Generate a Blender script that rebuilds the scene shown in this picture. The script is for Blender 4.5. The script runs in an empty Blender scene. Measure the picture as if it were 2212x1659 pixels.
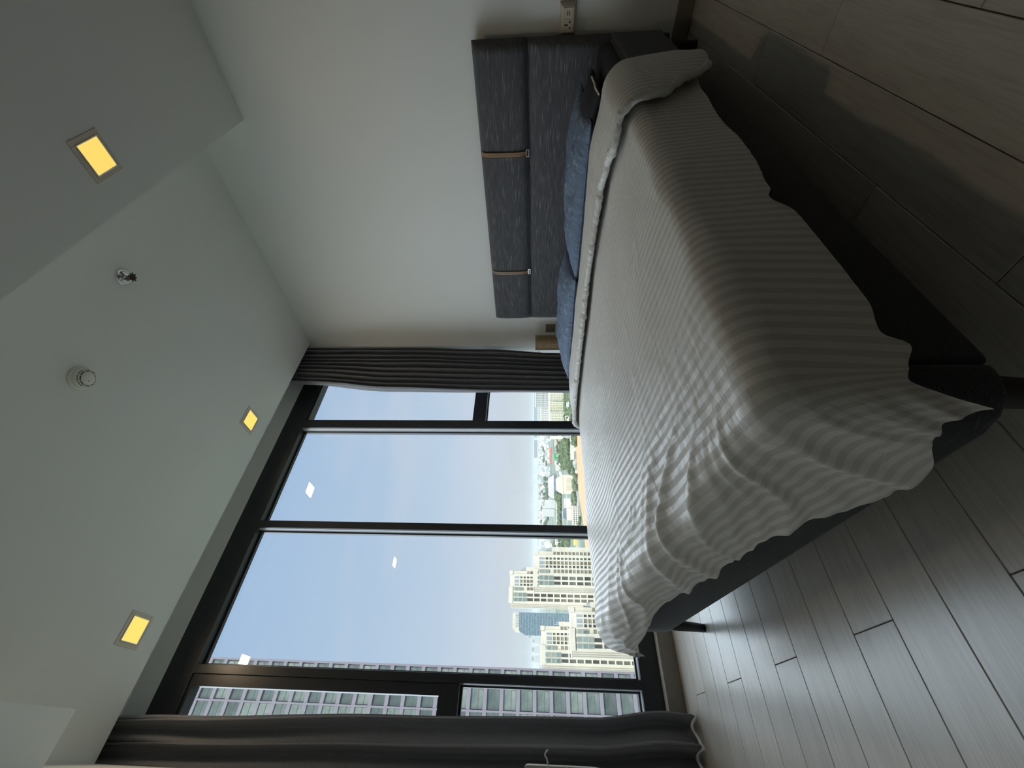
import bpy, bmesh, math, random
from mathutils import Vector, Matrix, noise
random.seed(7)
S = bpy.context.scene
COL = S.collection
PI = math.pi

# ------------------------------------------------------------------ camera
EYE = Vector((0, 0, 0.77))
RIGHT = Vector((0.7501, -0.66132, -0.00188))     # axes of the upright phone
UP = Vector((-0.0357, -0.04333, 0.99842))
FWD = Vector((0.66036, 0.74885, 0.05611))
FPX = 912.0
cam_d = bpy.data.cameras.new('camera')
cam = bpy.data.objects.new('camera', cam_d); COL.objects.link(cam)
cam_d.sensor_fit = 'HORIZONTAL'; cam_d.sensor_width = 36; cam_d.lens = FPX / 2212 * 36
cam_d.clip_start = 0.02; cam_d.clip_end = 30000
_x = (-UP).normalized(); _z = (-FWD).normalized(); _y = _z.cross(_x).normalized(); _x = _y.cross(_z)
cam.matrix_world = Matrix(((_x[0], _y[0], _z[0], 0), (_x[1], _y[1], _z[1], 0), (_x[2], _y[2], _z[2], EYE[2]), (0, 0, 0, 1)))
S.camera = cam

# ------------------------------------------------------------------ world, lights, exposure
def lin(c):
    return tuple(((v / 255) / 12.92 if v <= 10 else (((v / 255) + .055) / 1.055) ** 2.4) for v in c)
W = bpy.data.worlds.new('sky'); S.world = W; W.use_nodes = True
wt = W.node_tree; wt.nodes.clear()
wo = wt.nodes.new('ShaderNodeOutputWorld'); wb = wt.nodes.new('ShaderNodeBackground')
tc = wt.nodes.new('ShaderNodeTexCoord'); sx = wt.nodes.new('ShaderNodeSeparateXYZ')
rp = wt.nodes.new('ShaderNodeValToRGB')
mp = wt.nodes.new('ShaderNodeMapRange'); mp.inputs[1].default_value = -0.1; mp.inputs[2].default_value = 0.9
wt.links.new(tc.outputs['Generated'], sx.inputs[0]); wt.links.new(sx.outputs[2], mp.inputs[0])
wt.links.new(mp.outputs[0], rp.inputs[0])
stops = [(0.0, (190, 200, 200)), (0.10, (208, 221, 225)), (0.135, (216, 226, 234)), (0.20, (214, 224, 240)), (0.29, (200, 217, 238)),
         (0.42, (186, 208, 234)), (0.60, (174, 200, 232)), (1.0, (150, 184, 226))]
cr = rp.color_ramp
cr.elements[0].position = stops[0][0]; cr.elements[0].color = (*lin(stops[0][1]), 1)
cr.elements[1].position = 1.0; cr.elements[1].color = (*lin(stops[-1][1]), 1)
for p_, c_ in stops[1:-1]:
    e = cr.elements.new(p_); e.color = (*lin(c_), 1)
nz = wt.nodes.new('ShaderNodeTexNoise'); nz.inputs['Scale'].default_value = 3.2; nz.inputs['Detail'].default_value = 4
mc = wt.nodes.new('ShaderNodeMapping'); mc.inputs['Scale'].default_value = (1, 1, 3.5)
wt.links.new(tc.outputs['Generated'], mc.inputs[0]); wt.links.new(mc.outputs[0], nz.inputs['Vector'])
cm = wt.nodes.new('ShaderNodeMapRange'); cm.inputs[1].default_value = .52; cm.inputs[2].default_value = .8; cm.inputs[4].default_value = .35
wt.links.new(nz.outputs[0], cm.inputs[0])
mx = wt.nodes.new('ShaderNodeMixRGB'); mx.inputs[2].default_value = (*lin((228, 224, 234)), 1)
wt.links.new(cm.outputs[0], mx.inputs[0]); wt.links.new(rp.outputs[0], mx.inputs[1])
wt.links.new(mx.outputs[0], wb.inputs[0]); wt.links.new(wb.outputs[0], wo.inputs[0])
wb.inputs[1].default_value = 1.0

def sun(name, travel, strength, color, angle):
    d = bpy.data.lights.new(name, 'SUN'); d.energy = strength; d.color = color; d.angle = math.radians(angle)
    o = bpy.data.objects.new(name, d); COL.objects.link(o)
    o.rotation_euler = Vector(travel).to_track_quat('-Z', 'Y').to_euler(); o.location = (0, 30, 30)
    return o
sun('sunlight', (0.35, 0.75, -0.75), 3.1, (1.0, 0.93, 0.80), 1.0)          # from behind the building, lights the city
sun('room_fill_sun', (0.55, -1.0, -0.85), 8.2, (0.81, 0.915, 1.0), 120)  # added very wide lamp, boosts the sky's light in the room
S.view_settings.view_transform = 'Standard'; S.view_settings.look = 'None'
S.view_settings.gamma = 1; S.view_settings.exposure = 0.0; S.view_settings.use_curve_mapping = False
S.cycles.use_denoising = True
S.cycles.max_bounces = 10; S.cycles.diffuse_bounces = 6; S.cycles.transparent_max_bounces = 16
S.cycles.sample_clamp_indirect = 6

# ------------------------------------------------------------------ materials
def nodes(name):
    m = bpy.data.materials.new(name); m.use_nodes = True
    return m, m.node_tree, m.node_tree.nodes['Principled BSDF']
def noise_tex(t, scale, vec_scale=(1, 1, 1), detail=3, coord='Object', rough=.5):
    c = t.nodes.new('ShaderNodeTexCoord'); m = t.nodes.new('ShaderNodeMapping'); m.inputs['Scale'].default_value = vec_scale
    n = t.nodes.new('ShaderNodeTexNoise'); n.inputs['Scale'].default_value = scale; n.inputs['Detail'].default_value = detail
    n.inputs['Roughness'].default_value = rough
    t.links.new(c.outputs[coord], m.inputs[0]); t.links.new(m.outputs[0], n.inputs['Vector'])
    return n
def ramp(t, src, stops):
    r = t.nodes.new('ShaderNodeValToRGB'); t.links.new(src, r.inputs[0])
    e = r.color_ramp.elements
    e[0].position, e[0].color = stops[0][0], (*stops[0][1], 1)
    e[1].position, e[1].color = stops[-1][0], (*stops[-1][1], 1)
    for p, c in stops[1:-1]:
        k = e.new(p); k.color = (*c, 1)
    return r
def bump(t, bsdf, src, strength, dist=.01):
    b = t.nodes.new('ShaderNodeBump'); b.inputs['Strength'].default_value = strength; b.inputs['Distance'].default_value = dist
    t.links.new(src, b.inputs['Height']); t.links.new(b.outputs[0], bsdf.inputs['Normal'])
    return b
def mat(name, c, rough=.6, spec=.5, metal=0, var=.06, scale=8, bmp=0, vs=(1, 1, 1)):
    m, t, b = nodes(name)
    n = noise_tex(t, scale, vs)
    r = ramp(t, n.outputs[0], [(.3, tuple(v * (1 - var) for v in c)), (.7, tuple(min(1, v * (1 + var)) for v in c))])
    t.links.new(r.outputs[0], b.inputs['Base Color'])
    b.inputs['Roughness'].default_value = rough; b.inputs['Specular IOR Level'].default_value = spec; b.inputs['Metallic'].default_value = metal
    if bmp: bump(t, b, n.outputs[0], bmp)
    return m
def emis(name, c, s):
    m, t, b = nodes(name); b.inputs['Base Color'].default_value = (*c, 1)
    b.inputs['Emission Color'].default_value = (*c, 1); b.inputs['Emission Strength'].default_value = s
    return m
M = {}
M['paint'] = mat('wall_paint', (.74, .745, .72), .75, .3, var=.012, scale=3, bmp=.02)
M['ceil'] = mat('ceiling_paint', (.74, .74, .71), .8, .2, var=.012, scale=3)
M['bulkhead'] = mat('ceiling_paint_lit', (.90, .90, .87), .7, .2, var=.01, scale=3)  # whiter than the ceiling paint: the patch's brighter light put into its colour
M['frame'] = mat('black_aluminium', (.022, .024, .028), .38, .5, var=.08)
M['bead'] = mat('frame_lit_grey', (.30, .31, .33), .35, .5, var=.05)  # lighter grey for the frame faces that catch the daylight
M['chrome'] = mat('chrome', (.75, .75, .77), .12, .5, metal=1, var=.02)
M['darkmetal'] = mat('dark_metal', (.03, .03, .03), .3, .5, metal=.6)
M['hole'] = mat('socket_hole', (.008, .008, .008), .8)
M['ivory'] = mat('ivory_plastic', (.50, .44, .35), .4, var=.02)
M['white_plastic'] = mat('white_plastic', (.72, .71, .64), .45, var=.02)
M['skirting'] = mat('skirting_board', (.23, .20, .165), .5, var=.08, scale=4, vs=(6, 40, 40))
M['sill'] = mat('pale_sill', (.60, .60, .58), .45, var=.03)
M['blackwood'] = mat('black_wood', (.012, .012, .013), .45, var=.1)
M['tan'] = mat('beige_panel', (.45, .42, .37), .6)
M['label'] = mat('white_thread', (.75, .73, .7), .8)
M['lamp'] = emis('lamp_diffuser', (1.0, .70, .15), .9)
M['trim'] = mat('lamp_trim', (.62, .55, .45), .5)

def wood(name, dark, light):
    m, t, b = nodes(name)
    c = t.nodes.new('ShaderNodeTexCoord'); oi = t.nodes.new('ShaderNodeObjectInfo')
    add = t.nodes.new('ShaderNodeVectorMath'); add.operation = 'ADD'
    mul = t.nodes.new('ShaderNodeVectorMath'); mul.operation = 'SCALE'; mul.inputs[3].default_value = 37
    cmb = t.nodes.new('ShaderNodeCombineXYZ')
    for i in range(3): t.links.new(oi.outputs['Random'], cmb.inputs[i])
    t.links.new(cmb.outputs[0], mul.inputs[0]); t.links.new(c.outputs['Object'], add.inputs[0]); t.links.new(mul.outputs[0], add.inputs[1])
    mp = t.nodes.new('ShaderNodeMapping'); mp.inputs['Scale'].default_value = (.8, 9, 1); t.links.new(add.outputs[0], mp.inputs[0])
    n1 = t.nodes.new('ShaderNodeTexNoise'); n1.inputs['Scale'].default_value = 1.6; n1.inputs['Detail'].default_value = 2; n1.inputs['Distortion'].default_value = .9
    t.links.new(mp.outputs[0], n1.inputs['Vector'])
    w = t.nodes.new('ShaderNodeMath'); w.operation = 'MULTIPLY'; w.inputs[1].default_value = 26; t.links.new(n1.outputs[0], w.inputs[0])
    s = t.nodes.new('ShaderNodeMath'); s.operation = 'SINE'; t.links.new(w.outputs[0], s.inputs[0])
    mp2 = t.nodes.new('ShaderNodeMapping'); mp2.inputs['Scale'].default_value = (7, 150, 1); t.links.new(add.outputs[0], mp2.inputs[0])
    n2 = t.nodes.new('ShaderNodeTexNoise'); n2.inputs['Scale'].default_value = 1.5; n2.inputs['Detail'].default_value = 3; t.links.new(mp2.outputs[0], n2.inputs['Vector'])
    a = t.nodes.new('ShaderNodeMath'); a.operation = 'MULTIPLY_ADD'; a.inputs[1].default_value = .09; t.links.new(s.outputs[0], a.inputs[0]); t.links.new(n2.outputs[0], a.inputs[2])
    r = ramp(t, a.outputs[0], [(.28, dark), (.62, light)])
    hs = t.nodes.new('ShaderNodeHueSaturation'); t.links.new(r.outputs[0], hs.inputs['Color'])
    vr = t.nodes.new('ShaderNodeMapRange'); vr.inputs[3].default_value = .93; vr.inputs[4].default_value = 1.07; t.links.new(oi.outputs['Random'], vr.inputs[0]); t.links.new(vr.outputs[0], hs.inputs['Value'])
    t.links.new(hs.outputs[0], b.inputs['Base Color']); b.inputs['Roughness'].default_value = .36; b.inputs['Specular IOR Level'].default_value = .7; b.inputs['Coat Weight'].default_value = .7; b.inputs['Coat Roughness'].default_value = .28
    bump(t, b, a.outputs[0], .12, .002)
    return m
M['oak'] = wood('greyed_oak', (.46, .42, .37), (.56, .52, .465))

def linen(name, base, streak, vs=(260, 12, 260), fac=.5, rough=.9, bs=.25):
    m, t, b = nodes(name)
    n = noise_tex(t, 1.0, vs, 3); r = ramp(t, n.outputs[0], [(.42, base), (.58, tuple(v * 1.25 for v in base)), (.74, streak)])
    t.links.new(r.outputs[0], b.inputs['Base Color']); b.inputs['Roughness'].default_value = rough
    b.inputs['Specular IOR Level'].default_value = .15; b.inputs['Sheen Weight'].default_value = .15
    n2 = noise_tex(t, 500, (1, 1, 1), 2); bump(t, b, n2.outputs[0], bs, .002)
    return m
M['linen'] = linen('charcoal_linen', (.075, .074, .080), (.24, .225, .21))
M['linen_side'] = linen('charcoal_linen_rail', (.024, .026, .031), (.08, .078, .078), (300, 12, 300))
M['darksheet'] = mat('dark_grey_sheet', (.035, .037, .045), .8, .2, var=.15, scale=6, bmp=.1)
M['strap'] = mat('tan_leather', (.27, .15, .075), .45, var=.1)
M['strap_edge'] = mat('black_leather_edge', (.01, .01, .01), .5)

def curtain_mat(name, c):
    m, t, b = nodes(name)
    n = noise_tex(t, 300, (1, 1, .3), 2)
    r = ramp(t, n.outputs[0], [(.3, tuple(v * .85 for v in c)), (.7, tuple(v * 1.15 for v in c))])
    t.links.new(r.outputs[0], b.inputs['Base Color']); b.inputs['Roughness'].default_value = .75
    b.inputs['Sheen Weight'].default_value = .35; b.inputs['Sheen Roughness'].default_value = .4; b.inputs['Specular IOR Level'].default_value = .2
    bump(t, b, n.outputs[0], .1, .001)
    return m
M['curtain'] = curtain_mat('charcoal_curtain', (.17, .172, .19))
M['lining'] = curtain_mat('curtain_lining', (.12, .125, .14))

def duvet_mat():
    m, t, b = nodes('striped_white_satin')
    uv = t.nodes.new('ShaderNodeUVMap'); s = t.nodes.new('ShaderNodeSeparateXYZ'); t.links.new(uv.outputs[0], s.inputs[0])
    k = t.nodes.new('ShaderNodeMath'); k.operation = 'MULTIPLY'; k.inputs[1].default_value = 1 / .025; t.links.new(s.outputs[0], k.inputs[0])
    f = t.nodes.new('ShaderNodeMath'); f.operation = 'FRACT'; t.links.new(k.outputs[0], f.inputs[0])
    g = t.nodes.new('ShaderNodeMath'); g.operation = 'PINGPONG'; g.inputs[1].default_value = .5; t.links.new(f.outputs[0], g.inputs[0])
    r = ramp(t, g.outputs[0], [(.235, (.525, .50, .46)), (.265, (.635, .61, .57))]); t.links.new(r.outputs[0], b.inputs['Base Color'])
    rr = ramp(t, g.outputs[0], [(.235, (.62,) * 3), (.265, (.38,) * 3)]); t.links.new(rr.outputs[0], b.inputs['Roughness'])
    b.inputs['Specular IOR Level'].default_value = .25; b.inputs['Sheen Weight'].default_value = .1
    n1 = noise_tex(t, 26, (1, 1, 1), 4, 'UV', .6); n2 = noise_tex(t, 9, (1, 3.5, 1), 3, 'UV', .5)
    ad = t.nodes.new('ShaderNodeMath'); ad.operation = 'MULTIPLY_ADD'; ad.inputs[1].default_value = .35
    t.links.new(n1.outputs[0], ad.inputs[0]); t.links.new(n2.outputs[0], ad.inputs[2])
    bump(t, b, ad.outputs[0], .35, .012)
    return m
M['duvet'] = duvet_mat()
M['hem'] = mat('quilted_hem', (.60, .59, .56), .6, .3, var=.05, scale=60, bmp=.6)

def star_mat():
    m, t, b = nodes('blue_cotton_with_stars')
    c = t.nodes.new('ShaderNodeTexCoord'); mp = t.nodes.new('ShaderNodeMapping'); mp.inputs['Scale'].default_value = (1, 1, 0); t.links.new(c.outputs['UV'], mp.inputs[0])
    last = None
    for sc, ln, wd in ((6.0, .17, .009), (13.0, .13, .014)):
        v = t.nodes.new('ShaderNodeTexVoronoi'); v.voronoi_dimensions = '2D'; v.inputs['Scale'].default_value = sc; v.inputs['Randomness'].default_value = .55
        t.links.new(mp.outputs[0], v.inputs['Vector'])
        scl = t.nodes.new('ShaderNodeVectorMath'); scl.operation = 'SCALE'; scl.inputs[3].default_value = 1
        sub = t.nodes.new('ShaderNodeVectorMath'); sub.operation = 'SUBTRACT'; t.links.new(mp.outputs[0], sub.inputs[0]); t.links.new(v.outputs['Position'], sub.inputs[1])
        t.links.new(sub.outputs[0], scl.inputs[0]); scl.inputs[3].default_value = sc
        sp = t.nodes.new('ShaderNodeSeparateXYZ'); t.links.new(scl.outputs[0], sp.inputs[0])
        def mth(op, a, bb=None, val=None):
            n = t.nodes.new('ShaderNodeMath'); n.operation = op; t.links.new(a, n.inputs[0])
            if bb is not None: t.links.new(bb, n.inputs[1])
            elif val is not None: n.inputs[1].default_value = val
            return n.outputs[0]
        ax = mth('ABSOLUTE', sp.outputs[0]); ay = mth('ABSOLUTE', sp.outputs[1])
        d = mth('ABSOLUTE', mth('SUBTRACT', ax, ay)); mn = mth('MINIMUM', ax, ay)
        ln_n = t.nodes.new('ShaderNodeVectorMath'); ln_n.operation = 'LENGTH'; t.links.new(scl.outputs[0], ln_n.inputs[0])
        a1 = mth('MULTIPLY', mth('LESS_THAN', mn, val=wd), mth('LESS_THAN', ln_n.outputs['Value'], val=ln))
        a2 = mth('MULTIPLY', mth('LESS_THAN', d, val=wd * 1.2), mth('LESS_THAN', ln_n.outputs['Value'], val=ln * .55))
        a3 = mth('LESS_THAN', ln_n.outputs['Value'], val=wd * 2.2)
        o = mth('MAXIMUM', mth('MAXIMUM', a1, a2), a3)
        last = o if last is None else mth('MAXIMUM', last, o)
    fa = t.nodes.new('ShaderNodeMath'); fa.operation = 'MULTIPLY'; fa.inputs[1].default_value = .7; t.links.new(last, fa.inputs[0])
    mx = t.nodes.new('ShaderNodeMixRGB'); mx.inputs[1].default_value = (.13, .175, .25, 1); mx.inputs[2].default_value = (.42, .47, .52, 1)
    t.links.new(fa.outputs[0], mx.inputs[0]); t.links.new(mx.outputs[0], b.inputs['Base Color'])
    b.inputs['Roughness'].default_value = .7; b.inputs['Specular IOR Level'].default_value = .25
    n = noise_tex(t, 14, (1, 2.5, 1), 4); bump(t, b, n.outputs[0], .5, .02)
    return m
M['blue'] = star_mat()

def rattan():
    m, t, b = nodes('woven_rattan')
    n = noise_tex(t, 120); r = ramp(t, n.outputs[0], [(.3, (.30, .20, .11)), (.7, (.45, .32, .18))])
    t.links.new(r.outputs[0], b.inputs['Base Color']); b.inputs['Roughness'].default_value = .6
    return m
M['rattan'] = rattan()

def glass():
    m, t, b = nodes('window_glass'); t.nodes.remove(b); out = t.nodes['Material Output']
    tr = t.nodes.new('ShaderNodeBsdfTransparent'); tr.inputs[0].default_value = (.97, .985, .98, 1)
    gl = t.nodes.new('ShaderNodeBsdfGlossy'); gl.inputs['Roughness'].default_value = .0; gl.inputs[0].default_value = (1, 1, 1, 1)
    lw = t.nodes.new('ShaderNodeLayerWeight'); lw.inputs[0].default_value = .5      # Schlick's approximation, same from both sides
    pw = t.nodes.new('ShaderNodeMath'); pw.operation = 'POWER'; pw.inputs[1].default_value = 5; t.links.new(lw.outputs['Facing'], pw.inputs[0])
    sc = t.nodes.new('ShaderNodeMath'); sc.operation = 'MULTIPLY_ADD'; sc.inputs[1].default_value = .96; sc.inputs[2].default_value = .04; t.links.new(pw.outputs[0], sc.inputs[0])
    mx = t.nodes.new('ShaderNodeMixShader'); t.links.new(sc.outputs[0], mx.inputs[0]); t.links.new(tr.outputs[0], mx.inputs[1]); t.links.new(gl.outputs[0], mx.inputs[2])
    t.links.new(mx.outputs[0], out.inputs[0])
    return m
M['glass'] = glass()

# ------------------------------------------------------------------ geometry helpers
class MB:
    def __init__(s): s.v = []; s.f = []; s.uv = None
    def box(s, x0, x1, y0, y1, z0, z1):
        n = len(s.v)
        s.v += [(x, y, z) for z in (z0, z1) for y in (y0, y1) for x in (x0, x1)]
        s.f += [tuple(n + i for i in q) for q in ((0, 2, 3, 1), (4, 5, 7, 6), (0, 1, 5, 4), (2, 6, 7, 3), (0, 4, 6, 2), (1, 3, 7, 5))]
        return s
    def prism(s, pts, axis, a, b):
        """polygon pts (2D) swept along axis from a to b"""
        n = len(s.v); k = len(pts)
        def P(p, h): return {'x': (h, p[0], p[1]), 'y': (p[0], h, p[1]), 'z': (p[0], p[1], h)}[axis]
        s.v += [P(p, a) for p in pts] + [P(p, b) for p in pts]
        s.f += [tuple(n + i for i in range(k)), tuple(n + k + i for i in reversed(range(k)))]
        s.f += [(n + i, n + (i + 1) % k, n + k + (i + 1) % k, n + k + i) for i in range(k)]
        return s
    def lathe(s, prof, c=(0, 0, 0), seg=32):
        n = len(s.v)
        for r, z in prof:
            for i in range(seg):
                a = 2 * PI * i / seg; s.v.append((c[0] + r * math.cos(a), c[1] + r * math.sin(a), c[2] + z))
        for j in range(len(prof) - 1):
            for i in range(seg):
                s.f.append((n + j * seg + i, n + j * seg + (i + 1) % seg, n + (j + 1) * seg + (i + 1) % seg, n + (j + 1) * seg + i))
        s.f.append(tuple(n + i for i in reversed(range(seg)))); s.f.append(tuple(n + (len(prof) - 1) * seg + i for i in range(seg)))
        return s
    def tube(s, pts, r, seg=8):
        pts = [Vector(p) for p in pts]; n = len(s.v); k = len(pts)
        for i, p in enumerate(pts):
            d = (pts[min(i + 1, k - 1)] - pts[max(i - 1, 0)]).normalized()
            a = d.orthogonal().normalized() if i == 0 else (a - d * a.dot(d)).normalized()
            b = d.cross(a); rr = r[i] if isinstance(r, (list, tuple)) else r
            for j in range(seg):
                t = 2 * PI * j / seg; s.v.append(tuple(p + a * (rr * math.cos(t)) + b * (rr * math.sin(t))))
        for i in range(k - 1):
            for j in range(seg):
                s.f.append((n + i * seg + j, n + i * seg + (j + 1) % seg, n + (i + 1) * seg + (j + 1) % seg, n + (i + 1) * seg + j))
        s.f.append(tuple(n + j for j in reversed(range(seg)))); s.f.append(tuple(n + (k - 1) * seg + j for j in range(seg)))
        return s
    def mesh(s, name, m, bevel=0, smooth=False, seg=2):
        me = bpy.data.meshes.new(name); me.from_pydata(s.v, [], s.f)
        bm = bmesh.new(); bm.from_mesh(me); bmesh.ops.recalc_face_normals(bm, faces=bm.faces)
        if bevel: bmesh.ops.bevel(bm, geom=[e for e in bm.edges], offset=bevel, segments=seg, profile=.6, affect='EDGES', clamp_overlap=True)
        if smooth:
            for f in bm.faces: f.smooth = True
        bm.to_mesh(me); bm.free(); me.materials.append(m)
        return me
    def build(s, name, m, parent=None, bevel=0, smooth=False, seg=2, loc=None):
        return link(name, s.mesh(name, m, bevel, smooth, seg), parent, loc)
def link(name, me, parent=None, loc=None):
    o = bpy.data.objects.new(name, me); COL.objects.link(o)
    if parent: o.parent = parent
    if loc: o.location = loc
    return o
def tag(o, label=None, cat=None, group=None, kind=None):
    if label: o['label'] = label
    if cat: o['category'] = cat
    if group: o['group'] = group
    if kind: o['kind'] = kind
    return o
def empty(name, loc=(0, 0, 0), rz=0):
    o = bpy.data.objects.new(name, None); COL.objects.link(o); o.location = loc; o.rotation_euler = (0, 0, rz); o.empty_display_size = .1
    return o
def B(x0, x1, y0, y1, z0, z1): return MB().box(x0, x1, y0, y1, z0, z1)

# ------------------------------------------------------------------ room shell
XW = 2.765      # headboard wall
YW = 2.765      # skirting face under the window
YF = 2.815      # front of the window frame
YG = 2.885      # glass
HC = 2.82       # ceiling
def st(o): return tag(o, kind='structure')
fl = st(B(-1.0, XW, -4.4, YF + .1, -.15, -.014).build('floor', M['hole']))
PW, PL = .1505, 1.2
plank_no = 0
for k in range(-14, 19):
    y0 = .003 + PW * k
    y1 = min(y0 + PW, 2.80)
    off = {1: .25, 2: .622, 0: 1.0}[k % 3]
    x = off - PL * 3
    while x < XW:
        a, b = max(x, -1.0), min(x + PL, XW + .02)
        if b - a > .02:
            me = B(-(b - a) / 2 + .0009, (b - a) / 2 - .0009, -(y1 - y0) / 2 + .0009, (y1 - y0) / 2 - .0009, -.013, 0).mesh('plank', M['oak'], .0012, seg=1)
            link('plank', me, fl, ((a + b) / 2, (y0 + y1) / 2, 0))
        x += PL
st(B(XW, XW + .2, -4.4, YF + .15, -.15, 3.2).build('wall_right', M['paint']))
st(B(-1.2, XW + .2, -4.6, -4.4, -.15, 3.2).build('wall_back', M['skirting']))  # unseen; dark finish and depth chosen to cut bounced light
st(B(-1.2, -1.0, -4.4, YF + .15, -.15, 3.2).build('wall_left', M['paint']))
# pier on the left that the curtain runs behind
st(B(-1.0, -.098, .25, 2.56, 0, HC).build('trim_1', M['paint']))
# window wall: header above the frame and low upstand below it
ww = st(MB().box(-1.0, XW, YF, YF + .15, .80 + 2.09, 3.2).box(-1.0, -.42, YF, YF + .15, -.15, 2.89).build('wall_window', M['paint']))
st(B(-.42, XW, YF + .002, YF + .15, -.15, .088).build('trim_2', M['paint']))
# ceiling slab (its edge forms the curtain pocket), pocket lid and the dropped soffits
st(B(-1.0, XW, -4.4, 2.552, HC, 3.04).build('ceiling', M['ceil']))
st(B(-1.0, XW, 2.552, YF, 3.02, 3.14).build('trim_3', M['paint']))
st(B(-.098, XW, -4.4, .768, 2.49, HC).build('trim_4', M['ceil']))
st(B(-1.0, .069, .768, 1.818, 2.40, HC).build('trim_5', M['bulkhead']))
bb = st(B(-.42, XW - .014, YW, YF + .001, 0, .0885).build('baseboard_window', M['skirting'], bevel=.0015))
B(-.42, XW - .014, YW - .002, YF, .0885, .0925).build('sill_strip', M['sill'], bb)
st(B(XW - .014, XW, -4.4, YW, 0, .078).build('baseboard_right', M['skirting'], bevel=.003))

# ------------------------------------------------------------------ window
win = st(empty('window_1', (0, YF, 0)))
def wx(r, y=YF): return r * y
def part(name, mb, m, bevel=.002, parent=None, label=None):
    mb.v = [(x, y - YF, z) for x, y, z in mb.v]
    o = mb.build(name, m, parent or win, bevel)
    if label: o['label'] = label
    return o
ZB0, ZB1, ZT0, ZT1 = .0925, .203, .77 + .6955 * YF, 2.89
XL, XR = -.42, XW
YB = YG + .03
A0, A1 = wx(.711), wx(.7375)
Bm0, Bm1 = wx(.4060), wx(.4243)
C0, C1 = wx(.1027), wx(.1185)
RS = 2.70
part('frame_bottom', B(XL, XR, YF, YB, ZB0, ZB1), M['frame'])
part('frame_top', B(XL, XR, YF, YB, ZT0, ZT1), M['frame'])
part('frame_side', B(RS, XR, YF, YB, ZB1, ZT0), M['frame'])
part('frame_side', B(XL, XL + .07, YF, YB, ZB1, ZT0), M['frame'])
for a, b in ((A0, A1), (Bm0, Bm1), (C0, C1)):
    part('mullion', B(a, b, YF, YB, ZB1, ZT0), M['frame'])
# opening sashes and transoms of the two side bays
TL0, TL1 = 1.192, 1.250
part('transom', B(XL + .07, C0, YF + .006, YB, TL0, TL1), M['frame'])
part('transom', B(A1, RS, YF + .006, YB, TL0, TL1), M['frame'])
def sash(x0, x1, z0, z1, w, wr):
    mb = MB().box(x0, x1, YF + .012, YG + .02, z0, z0 + wr).box(x0, x1, YF + .012, YG + .02, z1 - .018, z1)
    mb.box(x0, x0 + w, YF + .012, YG + .02, z0 + wr, z1 - .018).box(x1 - w, x1, YF + .012, YG + .02, z0 + wr, z1 - .018)
    return part('sash', mb, M['frame'], .0015)
sash(XL + .07, C0, TL1, ZT0, .058, .052)
sash(A1, RS, TL1, ZT0, .014, .048)
def pane(x0, x1, z0, z1, bead=True, top_b=.018):
    m = MB().box(x0, x1, YG, YG + .008, z0, z1); part('pane', m, M['glass'], 0)
    if bead:
        t = .012
        mb = MB().box(x0, x1, YG - .012, YG + .014, z0, z0 + t).box(x0, x1, YG - .012, YG + .014, z1 - t, z1)
        mb.box(x0, x0 + t, YG - .012, YG + .014, z0 + t, z1 - t).box(x1 - t, x1, YG - .012, YG + .014, z0 + t, z1 - t)
        part('glazing_bead', mb, M['frame'], .001)
pane(C1, Bm0, ZB1, ZT0); pane(Bm1, A0, ZB1, ZT0)
pane(XL + .07, C0, ZB1, TL0); pane(A1, RS, ZB1, TL0)
pane(XL + .12, C0 - .05, TL1 + .05, ZT0 - .015, False); pane(A1 + .012, RS - .012, TL1 + .045, ZT0 - .015, False)
# window-lit faces of the black reveals, painted on as thin grey strips
def lit_reveal(x0, x1, z0, z1):
    g = MB().box(x0, x1, YF + .012, YG - .012, z0, z0 + .002)
    g.box(x1 - .002, x1, YF + .012, YG - .012, z0 + .002, z1); part('lit_reveal_strip', g, M['bead'], 0)
for a, b, z1 in ((C1, Bm0, ZT0), (Bm1, A0, ZT0), (XL + .07, C0, TL0), (A1, RS, TL0)): lit_reveal(a, b, ZB1, z1)
gt = MB().box(A1, RS, YF + .012, YG - .012, TL0 - .003, TL0 - .0005); part('lit_reveal_strip', gt, M['bead'], 0)
# handle on the right sash bottom rail
hx = 2.43
h = MB().tube([(hx, YF + .012, 1.285), (hx, YF - .02, 1.288), (hx - .002, YF - .03, 1.30), (hx - .002, YF - .032, 1.335), (hx + .01, YF - .032, 1.352), (hx + .09, YF - .032, 1.356)], .0065, 10)
part('handle', h, M['frame'], 0)

# ------------------------------------------------------------------ curtains
def curtain(name, x0f, x1f, y0, folds, z_top, z_bot, amp, seed, ph=0, nx=260, nz=40, top_pinch=1.8):
    me = bpy.data.meshes.new(name); v = []; f = []
    for j in range(nz + 1):
        t = j / nz; z = z_top + (z_bot - z_top) * t
        xa, xb = x0f(z), x1f(z)
        for i in range(nx + 1):
            s = i / nx
            q = noise.noise(Vector((s * 5, t * .8, seed))) * .55 + noise.noise(Vector((s * 14, t * 1.5, seed + 9))) * .12
            p = 2 * PI * folds * s + ph + q * 3.2
            low = max(0, 1 - t * 5)
            a = amp * (1 - .55 * low) * (.75 + .5 * noise.noise(Vector((s * 3, t * 2, seed + 4))))
            extra = low * .35 * amp * math.sin(p * 2.5 + 1)
            yy = y0 - a * math.sin(p) - .35 * a * math.sin(2 * p + .7) + extra
            xx = xa + (xb - xa) * (s + .28 / folds * math.cos(p) * .5)
            v.append((xx, yy, z))
    for j in range(nz):
        for i in range(nx):
            a = j * (nx + 1) + i; f.append((a, a + 1, a + nx + 2, a + nx + 1))
    me.from_pydata(v, [], f); me.materials.append(M['curtain'])
    for p in me.polygons: p.use_smooth = True
    return me
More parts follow.
